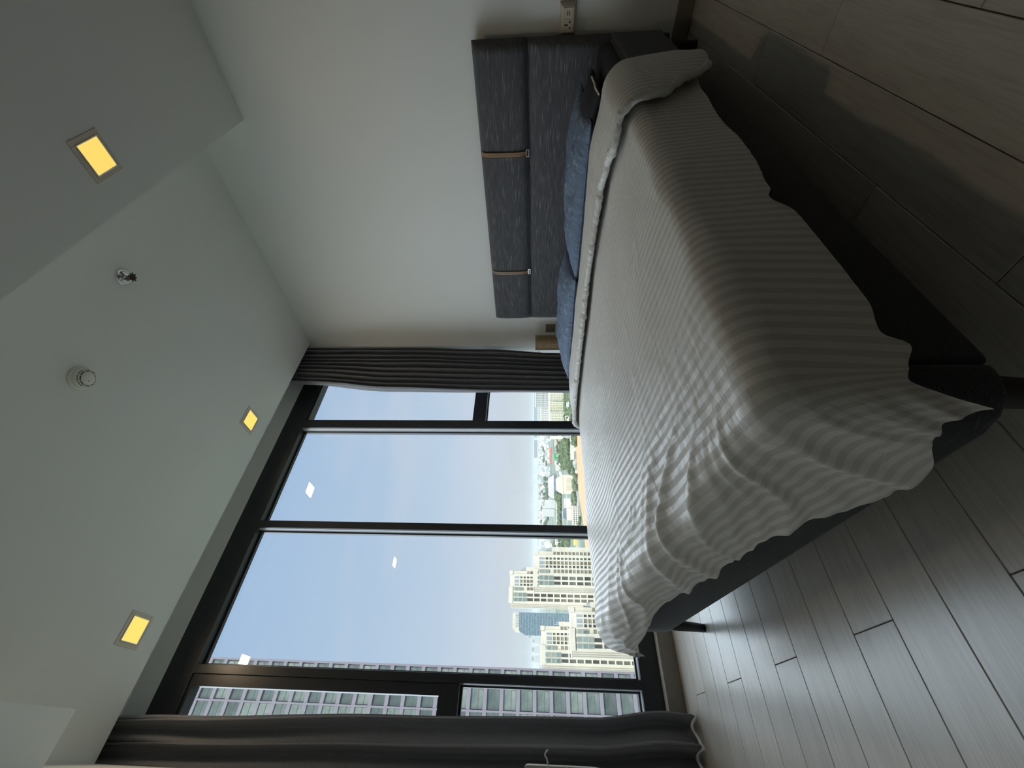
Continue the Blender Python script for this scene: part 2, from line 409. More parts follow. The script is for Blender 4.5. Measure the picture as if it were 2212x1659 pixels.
def ip(pts):
    pts = sorted(pts)
    def g(x):
        if x <= pts[0][0]: return pts[0][1]
        for (a, va), (b, vb) in zip(pts, pts[1:]):
            if x <= b:
                t = (x - a) / (b - a); t = t * t * (3 - 2 * t); return va + (vb - va) * t
        return pts[-1][1]
    return g
for nm, xl, xr, fo, sd, ph, lab in (
        ('curtain', ip([(0, 2.235), (1.2, 2.245), (2.0, 2.265), (2.75, 2.34), (3, 2.36)]), ip([(0, 2.66), (.5, 2.675), (1.2, 2.72), (1.9, 2.745), (3, 2.75)]), 9, 3.1, .4, 'charcoal curtain hanging in the corner beside the headboard wall'),
        ('curtain', ip([(0, -.36), (3, -.36)]), ip([(0, .195), (.15, .205), (.5, .165), (1.5, .145), (2.6, .105), (3, .09)]), 5, 8.3, 2.6, 'charcoal curtain at the left end of the window, by the white pier')):
    r = tag(empty(nm, ((xl(1) + xr(1)) / 2, 2.66, 0)), lab, 'curtain')
    me = curtain('drape', lambda z, g=xl: g(z) - r.location.x, lambda z, g=xr: g(z) - r.location.x, -.008, fo, 3.0, .012, .058, sd, ph)
    o = link('drape', me, r); sm = o.modifiers.new('thickness', 'SOLIDIFY'); sm.thickness = .003
    B(xl(3) - r.location.x, xr(3) - r.location.x, -.035, .02, 2.985, 3.02).build('curtain_track', M['white_plastic'], r, .002)

# ------------------------------------------------------------------ ceiling fittings
def downlight(x, y, z, label):
    r = tag(empty('downlight', (x, y, z)), label, 'light', 'square recessed downlights')
    s, t = .076, .057
    mb = MB()
    for a, b, c, d in ((-s, s, -s, -t), (-s, s, t, s), (-s, -t, -t, t), (t, s, -t, t)): mb.box(a, b, c, d, -.004, 0)
    mb.build('trim_plate', M['trim'], r, .0012)
    mb = MB()
    for a, b, c, d in ((-t, t, -t, -t + .004), (-t, t, t - .004, t), (-t, -t + .004, -t + .004, t - .004), (t - .004, t, -t + .004, t - .004)): mb.box(a, b, c, d, -.0075, -.0005)
    mb.build('inner_rim', M['chrome'], r, .001)
    B(-t + .004, t - .004, -t + .004, t - .004, -.006, -.001).build('diffuser', M['lamp'], r, .001)
    ld = bpy.data.lights.new('downlight_bulb', 'AREA'); ld.energy = LAMP_W; ld.color = (1, .76, .50); ld.size = .10
    lo = bpy.data.objects.new('downlight_bulb', ld); COL.objects.link(lo); lo.parent = r; lo.location = (0, 0, -.009)
LAMP_W = 2.1
downlight(1.705, .578, 2.49, 'square warm downlight in the lower soffit nearest the camera')
downlight(1.738, 2.361, HC, 'square warm downlight near the right curtain')
downlight(.413, 2.364, HC, 'square warm downlight near the left curtain')
r = tag(empty('sprinkler', (1.716, 1.138, HC)), 'small chrome fire sprinkler in the ceiling between downlight and smoke detector', 'sprinkler')
MB().lathe([(.040, 0), (.041, -.003), (.036, -.007), (.026, -.004), (.022, -.001)], seg=36).build('escutcheon', M['chrome'], r, smooth=True)
MB().lathe([(.012, 0), (.012, -.022), (.008, -.026)], seg=20).build('nozzle', M['chrome'], r, smooth=True)
mb = MB().tube([(-.013, 0, -.018), (-.015, 0, -.035), (-.004, 0, -.05)], .0028, 8).tube([(.013, 0, -.018), (.015, 0, -.035), (.004, 0, -.05)], .0028, 8)
mb.build('yoke', M['darkmetal'], r)
mb = MB().lathe([(.006, -.049), (.016, -.051), (.016, -.053), (.004, -.054)], seg=20)
for k in range(8):
    a = k * PI / 4; c, s_ = math.cos(a), math.sin(a)
    mb.prism([(c * .014 - s_ * .003, s_ * .014 + c * .003), (c * .022 - s_ * .003, s_ * .022 + c * .003), (c * .022 + s_ * .003, s_ * .022 - c * .003), (c * .014 + s_ * .003, s_ * .014 - c * .003)], 'z', -.053, -.051)
mb.build('deflector', M['darkmetal'], r)
MB().tube([(0, 0, -.026), (0, 0, -.049)], .003, 8).build('glass_bulb', mat('sprinkler_bulb', (.3, .02, .015), .2), r)
r = tag(empty('smoke_detector', (1.205, 1.322, HC)), 'round white smoke detector on the ceiling', 'smoke detector')
MB().lathe([(.052, 0), (.054, -.004), (.052, -.012), (.047, -.016)], seg=48).build('base', M['white_plastic'], r, smooth=True)
mb = MB().lathe([(.047, -.015), (.046, -.022), (.041, -.030), (.0405, -.0305)], seg=48).lathe([(.037, -.028), (.0395, -.033), (.035, -.037), (.0345, -.0375)], seg=48).lathe([(.030, -.034), (.032, -.040), (.028, -.045), (.018, -.047), (.002, -.0475)], seg=48)
mb.build('cover', M['white_plastic'], r, smooth=True)
mb = MB()
for rr, zz in ((.0385, -.0318), (.0328, -.0387)):
    mb.lathe([(rr - .004, zz), (rr + .0008, zz), (rr + .0008, zz - .0022), (rr - .004, zz - .0022)], seg=48)
mb.build('vent_slots', M['hole'], r)
mb = MB()
for k in range(9):
    a = 2 * PI * k / 9 + .2; c, s_ = math.cos(a), math.sin(a)
    mb.prism([(c * .028 - s_ * .0014, s_ * .028 + c * .0014), (c * .042 - s_ * .0014, s_ * .042 + c * .0014), (c * .042 + s_ * .0014, s_ * .042 - c * .0014), (c * .028 + s_ * .0014, s_ * .028 - c * .0014)], 'z', -.041, -.029)
mb.build('ribs', M['white_plastic'], r)
MB().lathe([(.0022, -.0465), (.0022, -.0482), (.001, -.0484)], c=(-.012, .006, 0), seg=12).build('indicator', M['hole'], r)

# ------------------------------------------------------------------ wall sockets
def local(r, mb): mb.v = [(x - r.location.x, y - r.location.y, z - r.location.z) for x, y, z in mb.v]; return mb
r = tag(empty('wall_socket', (XW, .382, .607)), 'ivory surface-mounted socket box with USB slots near the frame edge', 'socket')
n0 = [(-.064, -.040), (.064, -.040), (.064, .040), (-.064, .040)]; n1 = [(-.050, -.029), (.050, -.029), (.050, .029), (-.050, .029)]
mb = MB(); mb.v = [(0, a, b) for a, b in n0] + [(-.010, a, b) for a, b in n0] + [(-.034, a, b) for a, b in n1]
mb.f = [(0, 1, 2, 3), (8, 9, 10, 11)] + [(i, (i + 1) % 4, 4 + (i + 1) % 4, 4 + i) for i in range(4)] + [(4 + i, 4 + (i + 1) % 4, 8 + (i + 1) % 4, 8 + i) for i in range(4)]
mb.build('housing', M['ivory'], r, .003, seg=3)
B(-.0365, -.033, -.044, -.003, -.023, .023).build('usb_module', M['ivory'], r, .0006)
B(-.0365, -.033, -.001, .042, -.023, .023).build('socket_module', M['ivory'], r, .0006)
for z in (-.0045, .0045): B(-.0372, -.0355, -.031, -.015, z - .0017, z + .0017).build('usb_slot', M['hole'], r)
B(-.0372, -.0355, .018, .024, .001, .018).build('pin_hole', M['hole'], r)
for a in (-1, 1):
    y = .021 + a * .0125
    MB().prism([(y - a * .005, -.013), (y + a * .006, -.0095), (y + a * .006, -.0075), (y - a * .005, -.004)], 'x', -.0372, -.0355).build('pin_hole', M['hole'], r)
r = tag(empty('wall_socket', (XW, 2.408, .643)), 'flat dark beige socket beyond the far end of the headboard', 'socket')
MB().box(-.009, 0, -.043, .043, -.040, .040).build('faceplate', mat('bronze_plate', (.20, .165, .12), .4), r, .002)
for y, z in ((-.014, -.014), (.014, -.014), (0, -.014), (-.02, .012), (.012, .012)): B(-.0098, -.0085, y - .004, y + .004, z - .0025, z + .0025).build('pin_hole', M['hole'], r)

# ------------------------------------------------------------------ bed
BX0, BX1, BY0, BY1 = .36, 2.68, .45, 2.24
ZR = .160
def fx(y): return .358 + .058 * (y - .45)          # the foot edge stands slightly askew
bed = tag(empty('bed', (1.52, 1.345, 0)), 'low double bed upholstered in charcoal linen with strapped headboard', 'bed')
def bp(name, mb, m, bevel=0, smooth=False, label=None, seg=3):
    o = local(bed, mb).build(name, m, bed, bevel, smooth, seg)
    if label: o['label'] = label
    return o
def rounded_rail(name, x0, x1, y0, y1, z0, z1):
    return bp(name, B(x0, x1, y0, y1, z0, z1), M['linen_side'], .012, True)
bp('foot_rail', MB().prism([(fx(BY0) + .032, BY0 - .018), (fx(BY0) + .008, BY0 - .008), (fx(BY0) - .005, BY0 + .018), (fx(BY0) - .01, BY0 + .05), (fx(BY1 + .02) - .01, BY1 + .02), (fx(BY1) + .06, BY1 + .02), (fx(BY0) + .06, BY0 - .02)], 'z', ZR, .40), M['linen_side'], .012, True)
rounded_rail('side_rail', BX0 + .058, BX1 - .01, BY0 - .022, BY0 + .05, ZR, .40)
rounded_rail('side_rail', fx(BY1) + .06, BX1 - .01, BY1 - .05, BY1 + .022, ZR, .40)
bp('slat_base', B(BX0 + .17, BX1 - .02, BY0 + .05, BY1 - .05, .27, .31), M['blackwood'], .004)
bp('mattress', MB().prism([(fx(BY0) + .045, BY0 + .012), (fx(BY1) + .045, BY1 - .012), (BX1 - .03, BY1 - .012), (BX1 - .03, BY0 + .012)], 'z', .31, .462), M['darksheet'], .045, True, 'mattress in a dark grey fitted sheet', 4)
for x, y in ((BX0 + .05, BY0 + .03), (fx(BY1) + .022, BY1 - .012), (BX1 - .10, BY0 + .03), (BX1 - .10, BY1 - .05)):
    dx = -.015 if x < 1 else .0
    bp('leg', MB().tube([(x, y, ZR + .03), (x + dx, y - .004, 0.001)], [.026, .0175], 20), M['blackwood'], 0, True)
# headboard: two upholstered rolls on a backing board
hb = bp('headboard', B(2.715, 2.752, .452, 2.232, .10, 1.085), M['linen'], .008, True)
def roll(z0, z1, d, name):
    n = 26; mb = MB(); ys = [.44 + (2.245 - .44) * i / 60 for i in range(61)]
    prof = []
    for i in range(n + 1):
        t = i / n; a = PI * t
        zz = z0 + (z1 - z0) * t
        e = (1 - abs(2 * t - 1) ** 5) ** .5 if 0 < t < 1 else 0
        prof.append((zz, e))
    k = len(prof)
    for y in ys:
        ee = min(1, min(y - .44, 2.245 - y) / .035 + .0); ee = (1 - (1 - max(0, min(1, ee))) ** 2) ** .5
        wob = .0015 * noise.noise(Vector((y * 5, z0 * 9, 1)))
        for zz, e in prof: mb.v.append((2.716 - d * e * (.25 + .75 * ee) - wob, y, zz))
    for i in range(len(ys) - 1):
        for j in range(k - 1):
            a = i * k + j; mb.f.append((a, a + 1, a + k + 1, a + k))
    mb.f.append(tuple(range(k))); mb.f.append(tuple(len(mb.v) - 1 - i for i in range(k)))
    n0_ = len(mb.v)
    return bp(name, mb, M['linen'], 0, True)
roll(.812, 1.095, .052, 'upper_cushion'); roll(.14, .816, .042, 'lower_cushion')
bp('seam', MB().tube([(2.689, .46, .814), (2.689, 2.225, .814)], .0025, 8), M['strap_edge'])
for y in (.972, 1.785):
    pts = []
    for i in range(19):
        t = i / 18; zz = .812 + .283 * t
        e = (1 - abs(2 * t - 1) ** 5) ** .5 if 0 < t < 1 else 0
        pts.append((2.7145 - .052 * e, zz))
    mb = MB()
    for w0, w1, o_, mm, nm in ((-.015, .015, .0035, 'strap_edge', 'strap'), (-.0115, -.001, .005, 'strap', 'leather_band'), (.001, .0115, .005, 'strap', 'leather_band')):
        q = MB(); k = len(pts)
        for x, z in pts: q.v += [(x - o_, y + w0, z), (x - o_, y + w1, z), (x + .004, y + w1, z), (x + .004, y + w0, z)]
        for i in range(k - 1):
            for j in range(4): q.f.append((i * 4 + j, i * 4 + (j + 1) % 4, i * 4 + 4 + (j + 1) % 4, i * 4 + 4 + j))
        q.f += [(0, 1, 2, 3), tuple(4 * (k - 1) + j for j in (3, 2, 1, 0))]
        so = local(bed, q).build(nm, M[mm], bed if nm == 'strap' else strap_o)
        if nm == 'strap': strap_o = so; so['label'] = 'tan leather strap with black edges'
    q = MB().box(2.676, 2.680, y - .021, y + .021, .821, .8245).box(2.676, 2.680, y - .021, y + .021, .808, .8115).box(2.676, 2.680, y - .021, y - .0175, .8115, .821).box(2.676, 2.680, y + .0175, y + .021, .8115, .821)
    local(bed, q).build('buckle', M['chrome'], strap_o, .0008)

# ------------------------------------------------------------------ duvet
du_mat = M['duvet']
XH = 1.86
TOP = .487
HX0, HY0, HY1, RAD = .375, .455, 2.215, .045
Lf = ip([(.30, .192), (.42, .225), (.5, .268), (.6, .265), (.66, .235), (.73, .20), (.83, .18), (1.2, .16), (1.54, .148), (1.9, .17), (2.1, .205), (2.3, .22)])
Ln = ip([(.30, .175), (.37, .20), (.415, .225), (.43, .198), (.5, .212), (.62, .213), (.75, .213), (.82, .192), (.86, .208), (1.0, .222), (1.15, .228), (1.3, .232), (1.5, .245), (1.7, .27), (1.9, .28)])
Lr = ip([(.3, .17), (.8, .12), (1.3, .12), (1.9, .10)])
def drape(xf, yf, lift=0):
    hx = HX0 + .058 * (min(max(yf, HY0), HY1) - .45); dx = max(0, hx - xf)
    RAD = .045 + .055 * sm(1.4, 2.1, yf) * (1 - sm(.7, 1.1, xf))
    if yf < HY0: dy, sy = HY0 - yf, -1
    elif yf > HY1: dy, sy = yf - HY1, 1
    else: dy, sy = 0, 0
    bx, by = max(xf, hx), min(max(yf, HY0), HY1)
    d = math.hypot(dx, dy)
    z = TOP + lift
    # gentle crown of the duvet over the mattress
    ex = min(1, (bx - hx) / .25); ey = min(1, min(by - HY0, HY1 - by) / .25)
    z += .012 * (1 - (1 - ex) ** 2) * (1 - (1 - ey) ** 2)
    if d <= 0: return Vector((bx, by, z)), Vector((0, 0, 1))
    ux, uy = -dx / d, sy * dy / d
    th = min(d / RAD, PI / 2); rest = max(0, d - RAD * PI / 2)
    flare = (.10 + .25 * (dx > 0 and sy > 0)) * rest
    out = RAD * math.sin(th) + flare
    return Vector((bx + ux * out, by + uy * out, z - RAD * (1 - math.cos(th)) - rest)), Vector((ux * math.sin(th), uy * math.sin(th), math.cos(th)))
def sm(a, b, x):
    t = max(0, min(1, (x - a) / (b - a))); return t * t * (3 - 2 * t)
def wrinkle(xf, yf):
    w = .011 * noise.noise(Vector((xf * 2.1, yf * 2.3, 3.3))) + .0045 * noise.noise(Vector((xf * 6, yf * 5, 1.3)))
    # long pulled folds near the foot, running down and away
    m = 1 - sm(.50, .95, xf)
    m = 1 - sm(.40, .66, xf)
    rr = math.hypot(yf - .30, .66 - xf); an = math.atan2(yf - .30, .66 - xf) + .10 * noise.noise(Vector((xf * 4, yf * 4, 7)))
    q = an * 7.5 + rr * .9
    rg = 1 - abs(noise.noise(Vector((q, rr * .7, 2.2)))) * 3.0
    rg2 = 1 - abs(noise.noise(Vector((q * 1.7 + 9, rr * 1.1, 6.1)))) * 3.4
    w += m * sm(.26, .5, rr) * (.015 * max(0, rg) ** 2.2 + .008 * max(0, rg2) ** 2 + .0010 * noise.noise(Vector((q * 3.4, rr * 4, 5))))
    # radiating folds at the near foot corner
    # soft hanging folds on the near side
    ns = 1 - sm(.46, .62, yf)
    w += ns * .011 * noise.noise(Vector((xf * 4.2 + yf * 1.2, yf * 1.1, 12)))
    # crease across the top where it was folded
    for cx, cw, ca in ((1.02, .008, .0022), (1.33, .008, .0016)):
        w += ca * math.exp(-((xf - cx - .02 * math.sin(yf * 3)) / cw) ** 2)
    for cy in (1.28, .86):
        w += .0022 * math.exp(-((yf - cy - .03 * math.sin(xf * 4)) / .006) ** 2)
    # tiny puckers
    w += (.0007 + .0018 * m * sm(.5, .7, yf)) * noise.noise(Vector((xf * 34, yf * 16, 4)))
    return w
duv = tag(empty('duvet', (1.1, 1.35, .48)), 'white satin-striped duvet draped over the foot of the bed', 'duvet')
NX, NY = 300, 300
v = []; uvs = []; f = []
for j in range(NY + 1):
    t = j / NY
    for i in range(NX + 1):
        s = i / NX
        x_g = XH + (HX0 - XH) * s            # guess for side lengths
        y_a = HY0 - Ln(x_g); y_b = HY1 + Lr(x_g)
        yf = y_a + (y_b - y_a) * t
        L = Lf(yf)
        hx = HX0 + .058 * (min(max(yf, HY0), HY1) - .45); xf = XH - (XH - hx + L) * s
        yf = (HY0 - Ln(xf)) + (HY1 + Lr(xf) - HY0 + Ln(xf)) * t
        p, n = drape(xf, yf)
        w = wrinkle(xf, yf)
        # the edge rolls under a little
        p = p + n * (w + .006)
        v.append(tuple(p - duv.location)); uvs.append((xf - .15 * (yf - 1.3), yf))
for j in range(NY):
    for i in range(NX):
        a = j * (NX + 1) + i; f.append((a, a + NX + 1, a + NX + 2, a + 1))
def sheet(name, v, f, uvs, parent, m, thick):
    me = bpy.data.meshes.new(name); me.from_pydata(v, [], f); me.materials.append(m)
    ul = me.uv_layers.new(name='UVMap')
    for l in me.loops: ul.data[l.index].uv = uvs[l.vertex_index]
    for p in me.polygons: p.use_smooth = True
    o = link(name, me, parent)
    if thick:
        sdf = o.modifiers.new('thickness', 'SOLIDIFY'); sdf.thickness = thick; sdf.offset = -1; sdf.thickness_clamp = 1.0
    return o
cover = sheet('cover', v, f, uvs, duv, du_mat, 0)
mod = cover.modifiers.new('relax', 'SMOOTH'); mod.factor = .5; mod.iterations = 6
# folded-back band at the head end
oxf = ip([(.17, 1.80), (.25, 1.84), (.35, 1.85), (.5, 1.80), (.7, 1.90), (.9, 1.86), (1.2, 1.86), (1.6, 1.93), (2.0, 1.99), (2.4, 1.99)])
ixf = ip([(.14, 1.66), (.25, 1.56), (.35, 1.44), (.5, 1.43), (.6, 1.50), (.7, 1.56), (.9, 1.59), (1.2, 1.635), (1.8, 1.63), (2.4, 1.63)])
NB, NBX = 220, 44
v = []; uvs = []; f = []
for j in range(NB + 1):
    yf = .165 + (2.335 - .165) * j / NB
    xo, xi = oxf(yf), ixf(yf)
    for i in range(NBX + 1):
        s = i / NBX
        if s < .18:            # roll around the outer edge
            a = (s / .18) * PI; lift = .016 + .021 * (1 - math.cos(a)) ; xf = xo - .021 + .021 * math.sin(a) + .0
            lift -= .016
        else:
            u = (s - .18) / .82; xf = xo - .021 - (xo - .021 - xi) * u
            lift = .042 - .012 * u + .010 * math.sin(PI * u)
            lift += .004 * noise.noise(Vector((xf * 9, yf * 7, 20)))
            if u > .8: lift += .0045 * math.sin(yf * 150 + 3 * noise.noise(Vector((yf * 9, 0, 0)))) * (u - .8) / .2 * (.4 + abs(noise.noise(Vector((yf * 13, 1, 0)))))
        p, n = drape(min(xf, 3), yf)
        p = p + n * (lift + .008 + wrinkle(xf, yf) * .6)
        v.append(tuple(p - duv.location)); uvs.append((xf * 1.0, yf))
for j in range(NB):
    for i in range(NBX):
        a = j * (NBX + 1) + i; f.append((a, a + NBX + 1, a + NBX + 2, a + 1))
fold = sheet('folded_band', v, f, uvs, duv, du_mat, .006)
pts = []
for j in range(0, 261):
    yf = .17 + (2.33 - .17) * j / 260
    xf = ixf(yf) + .002; p, n = drape(xf, yf)
    pts.append(p + n * (.036 + wrinkle(xf, yf) * .6 + .0035 * noise.noise(Vector((yf * 40, 2, 2)))) + Vector((0, 0, 0)))
mb = MB().tube(pts, [.0125 + .005 * math.sin(k * 1.9) * noise.noise(Vector((k * .31, 0, 5))) * 2 for k in range(len(pts))], 10)
mb.v = [tuple(Vector(q) - duv.location) for q in mb.v]; mb.build('gathered_hem', M['hem'], duv, 0, True)
mb = MB().tube([(.94, .412, .345), (.935, .398, .325), (.933, .394, .312)], .0012, 6); mb.tube([(.933, .394, .313), (.933, .392, .305), (.933, .392, .297)], [.002, .0035, .0025], 8)
mb.v = [tuple(Vector(q) - duv.location) for q in mb.v]; mb.build('zip_cord', M['label'], duv, 0, True, )

# ------------------------------------------------------------------ pillows
def pillow(name, label, c, L, Wd, T, rz, tilt, seed, m, group=None, pinch=.10):
    r = tag(empty(name, c, rz), label, 'pillow', group)
    n = 64; v = []; uvs = []; f = []
    def P(u, w, side):
        x = Wd / 2 * u * (1 - pinch * (1 - u * u) * 0 - pinch * (1 - abs(w) ** 2) * abs(u) ** 6 * .5)
        y = L / 2 * w * (1 - pinch * (1 - abs(u) ** 2) * abs(w) ** 6 * .5)
        h = ((1 - abs(u) ** 2.6) * (1 - abs(w) ** 3.2)); h = max(0, h) ** .55
        edge = 1 - max(abs(u), abs(w))
        z = side * (T / 2 * h + (.002 if edge > .0 else 0))
        k = noise.noise(Vector((u * 2.3 + seed, w * 3.1, side))) * .014 + noise.noise(Vector((u * 7 + seed, w * 5, side * 2))) * .006
        ra = 1 - abs(noise.noise(Vector((u * 3.5 - w * 2, w * 7 + u * 2, seed)))) * 3
        z += side * h * (k + .006 * max(0, ra) ** 2) + tilt * u
        return (x, y, z)
    idx = {}
    for sd in (1, -1):
        for j in range(n + 1):
            for i in range(n + 1):
                u, w = -1 + 2 * i / n, -1 + 2 * j / n
                if sd == -1 and (i in (0, n) or j in (0, n)): idx[(sd, i, j)] = idx[(1, i, j)]; continue
                idx[(sd, i, j)] = len(v); v.append(P(u, w, sd)); uvs.append((u * Wd / 2 + seed, w * L / 2 + seed * .3))
        for j in range(n):
            for i in range(n):
                q = (idx[(sd, i, j)], idx[(sd, i + 1, j)], idx[(sd, i + 1, j + 1)], idx[(sd, i, j + 1)])
                f.append(q if sd == 1 else q[::-1])
    sheet('pillowcase', v, f, uvs, r, m, 0)
    k = [Vector(v[idx[(1, i, 0)]]) for i in range(n + 1)] + [Vector(v[idx[(1, n, j)]]) for j in range(1, n + 1)] + [Vector(v[idx[(1, i, n)]]) for i in range(n - 1, -1, -1)] + [Vector(v[idx[(1, 0, j)]]) for j in range(n - 1, 0, -1)]
    MB().tube(k + [k[0]], .0028, 8).build('piping', m, r, 0, True)
    return r
pillow('pillow', 'steel blue pillow with white stars at the window end of the bed', (2.30, 1.855, .545), .80, .50, .135, .06, .006, 1.7, M['blue'], 'blue pillows with white stars')
p2 = pillow('pillow', 'steel blue pillow with white stars at the middle of the headboard', (2.33, 1.035, .535), .84, .52, .125, -.05, .004, 5.2, M['blue'], 'blue pillows with white stars')
# loose dark end flap of the near pillowcase and its little white lining
mb = MB()
def flap(pts, t=.004):
    n = len(mb.v); k = len(pts); mb.v += [tuple(p) for p in pts] + [(p[0], p[1], p[2] - t) for p in pts]
    mb.f.append(tuple(n + i for i in range(k))); mb.f.append(tuple(n + k + i for i in reversed(range(k))))
    mb.f.extend((n + i, n + (i + 1) % k, n + k + (i + 1) % k, n + k + i) for i in range(k))
r = tag(empty('cushion', (2.28, .66, .50)), 'small dark folded pillow end leaning beside the blue pillow', 'pillow')
n = 20; v = []; f = []; uvs = []
for j in range(n + 1):
    for i in range(n + 1):
        u, w = i / n, j / n
        x = -.20 + .40 * u; y = -.13 + .27 * w
        z = .052 * math.sin(PI * min(1, w * 1.1)) ** .6 * math.sin(PI * (u * .9 + .05)) ** .5 + .012 * noise.noise(Vector((u * 4, w * 4, 8)))
        v.append((x - .04 * w, y, z)); uvs.append((u, w))
for j in range(n):
    for i in range(n):
        a = j * (n + 1) + i; f.append((a, a + 1, a + n + 2, a + n + 1))
sheet('pillowcase', v, f, uvs, r, M['darksheet'], .02)
MB().tube([(-.2, -.125, .004), (-.12, -.128, .012), (-.03, -.124, .008), (.06, -.128, .012)], .004, 8).build('white_lining', M['label'], r, 0, True)

# ------------------------------------------------------------------ bedside table and rattan lamp
tb = tag(empty('bedside_table', (2.55, 2.49, 0)), 'small bedside table with pale edge between bed and curtain', 'table')
B(-.20, .20, -.205, .075, .425, .447).build('table_top', M['sill'], tb, .003)
for sx_, sy_ in ((-.17, -.18), (.17, -.18), (-.17, .05), (.17, .05)): B(sx_ - .014, sx_ + .014, sy_ - .014, sy_ + .014, 0, .425).build('leg', M['blackwood'], tb, .002)
lp = tag(empty('rattan_lamp', (2.632, 2.455, .447)), 'small rattan cane table lamp on the bedside table', 'lamp')
MB().lathe([(.05, 0), (.05, .02), (.02, .03), (.02, .098)], seg=24).build('base', mat('dark_brown_wood', (.05, .035, .025), .5), lp, .004)
sh = MB()
def lattice(axis, c, a0, a1, z0, z1, st_, w, t):
    k = int(round((a1 - a0) / st_))
    for i in range(k + 1):
        a = a0 + (a1 - a0) * i / k
        if axis == 'x': sh.box(c - t, c + t, a - w, a + w, z0, z1)
        else: sh.box(a - w, a + w, c - t, c + t, z0, z1)
    k = int(round((z1 - z0) / st_))
    for i in range(k + 1):
        z = z0 + (z1 - z0) * i / k
        if axis == 'x': sh.box(c - t * .9, c + t * .9, a0, a1, z - w, z + w)
        else: sh.box(a0, a1, c - t * .9, c + t * .9, z - w, z + w)
NR, NS, SR = 17, 26, .064
for i in range(NS):
    a = 2 * PI * i / NS; ca, sa = math.cos(a), math.sin(a); tx, ty = -sa * .0045, ca * .0045
    sh.prism([(ca * (SR - .0016) - tx, sa * (SR - .0016) - ty), (ca * SR - tx, sa * SR - ty), (ca * SR + tx, sa * SR + ty), (ca * (SR - .0016) + tx, sa * (SR - .0016) + ty)], 'z', .098, .322)
for j in range(NR):
    z = .098 + .224 * j / (NR - 1)
    sh.lathe([(SR - .002, z - .004), (SR + .0006, z - .004), (SR + .0006, z + .004), (SR - .002, z + .004)], seg=26)
sh.build('shade', M['rattan'], lp)
MB().lathe([(.05, .10), (.05, .31), (.044, .315)], seg=24).build('inner_shade', mat('parchment', (.25, .2, .14), .8), lp, 0, True)
MB().tube([(-.045, .06, .30), (-.05, .075, .28), (-.05, .078, .1), (-.05, .08, .004)], .002, 6).build('cord', M['blackwood'], lp)

# ------------------------------------------------------------------ shelf box on the left with a bent cord
r = tag(empty('wall_box', (-.098, 1.30, .70)), 'beige box corner at the extreme left edge by the curtain', 'box')
B(.001, .083, .06, .30, -.09, .098).build('box_body', M['tan'], r, .004)
MB().tube([(.075, .06, .043), (.088, .06, .043), (.096, .06, .045), (.102, .06, .050), (.108, .06, .047), (.112, .058, .042)], .0018, 8).build('cord', M['label'], r)
HAZE = .000055
# ------------------------------------------------------------------ the city outside
GND = -100.0
def sight(px, py):
    d = RIGHT * (-(py - 829.5) / FPX) + UP * (-(px - 1106) / FPX) + FWD
    return math.atan2(d.x, d.y), d.z / math.hypot(d.x, d.y)          # azimuth, slope
def ground_distance(px, py): return (EYE.z - GND) / -sight(px, py)[1]
def place(az, D, z=GND): return (D * math.sin(az), D * math.cos(az), z)

def facade_mat(name, c, c2=None, rough=.7, scale=.15): return mat(name, c, rough, .3, var=.05, scale=scale)
def random_mat(name, stops, scale=.6, rough=.3, nfac=.45):
    m, t, b = nodes(name)
    oi = t.nodes.new('ShaderNodeObjectInfo'); n = noise_tex(t, scale, (1, 1, 1), 2)
    a = t.nodes.new('ShaderNodeMath'); a.operation = 'MULTIPLY_ADD'; a.inputs[1].default_value = nfac
    mr = t.nodes.new('ShaderNodeMath'); mr.operation = 'MULTIPLY'; mr.inputs[1].default_value = 1 - nfac
    t.links.new(oi.outputs['Random'], mr.inputs[0]); t.links.new(n.outputs[0], a.inputs[0]); t.links.new(mr.outputs[0], a.inputs[2])
    r = ramp(t, a.outputs[0], stops); t.links.new(r.outputs[0], b.inputs['Base Color']); b.inputs['Roughness'].default_value = rough
    return m
M['cream'] = facade_mat('cream_render', (.80, .77, .68))
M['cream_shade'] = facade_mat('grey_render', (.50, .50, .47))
M['bluegrey'] = facade_mat('blue_grey_cladding_and_shade', (.40, .46, .52))
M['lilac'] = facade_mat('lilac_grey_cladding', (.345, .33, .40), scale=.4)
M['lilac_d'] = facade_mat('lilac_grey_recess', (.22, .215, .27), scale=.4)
M['win_dark'] = random_mat('tower_window', [(.1, (.05, .055, .055)), (.5, (.12, .125, .12)), (.9, (.27, .26, .23))], .9)
M['win_beige'] = random_mat('tower_balcony', [(.1, (.16, .14, .11)), (.5, (.27, .25, .20)), (.9, (.42, .40, .34))], .9)
M['win_green'] = random_mat('tower_green_glass', [(.1, (.12, .18, .18)), (.6, (.26, .34, .33)), (.9, (.42, .48, .44))], .6)
M['win_near'] = random_mat('office_glass', [(.15, (.07, .09, .10)), (.5, (.19, .24, .24)), (.85, (.42, .48, .44))], .55, .25, .6)
M['muntin'] = facade_mat('window_muntin', (.20, .22, .25))

def rbox(w, h, d): return B(-w / 2, w / 2, 0, d, -h / 2, h / 2)
WM = {}
def wmesh(kind, w, h, m, d=.12):
    k = (kind, w, h)
    if k not in WM: WM[k] = rbox(w, h, d).mesh('window', m)
    return WM[k]

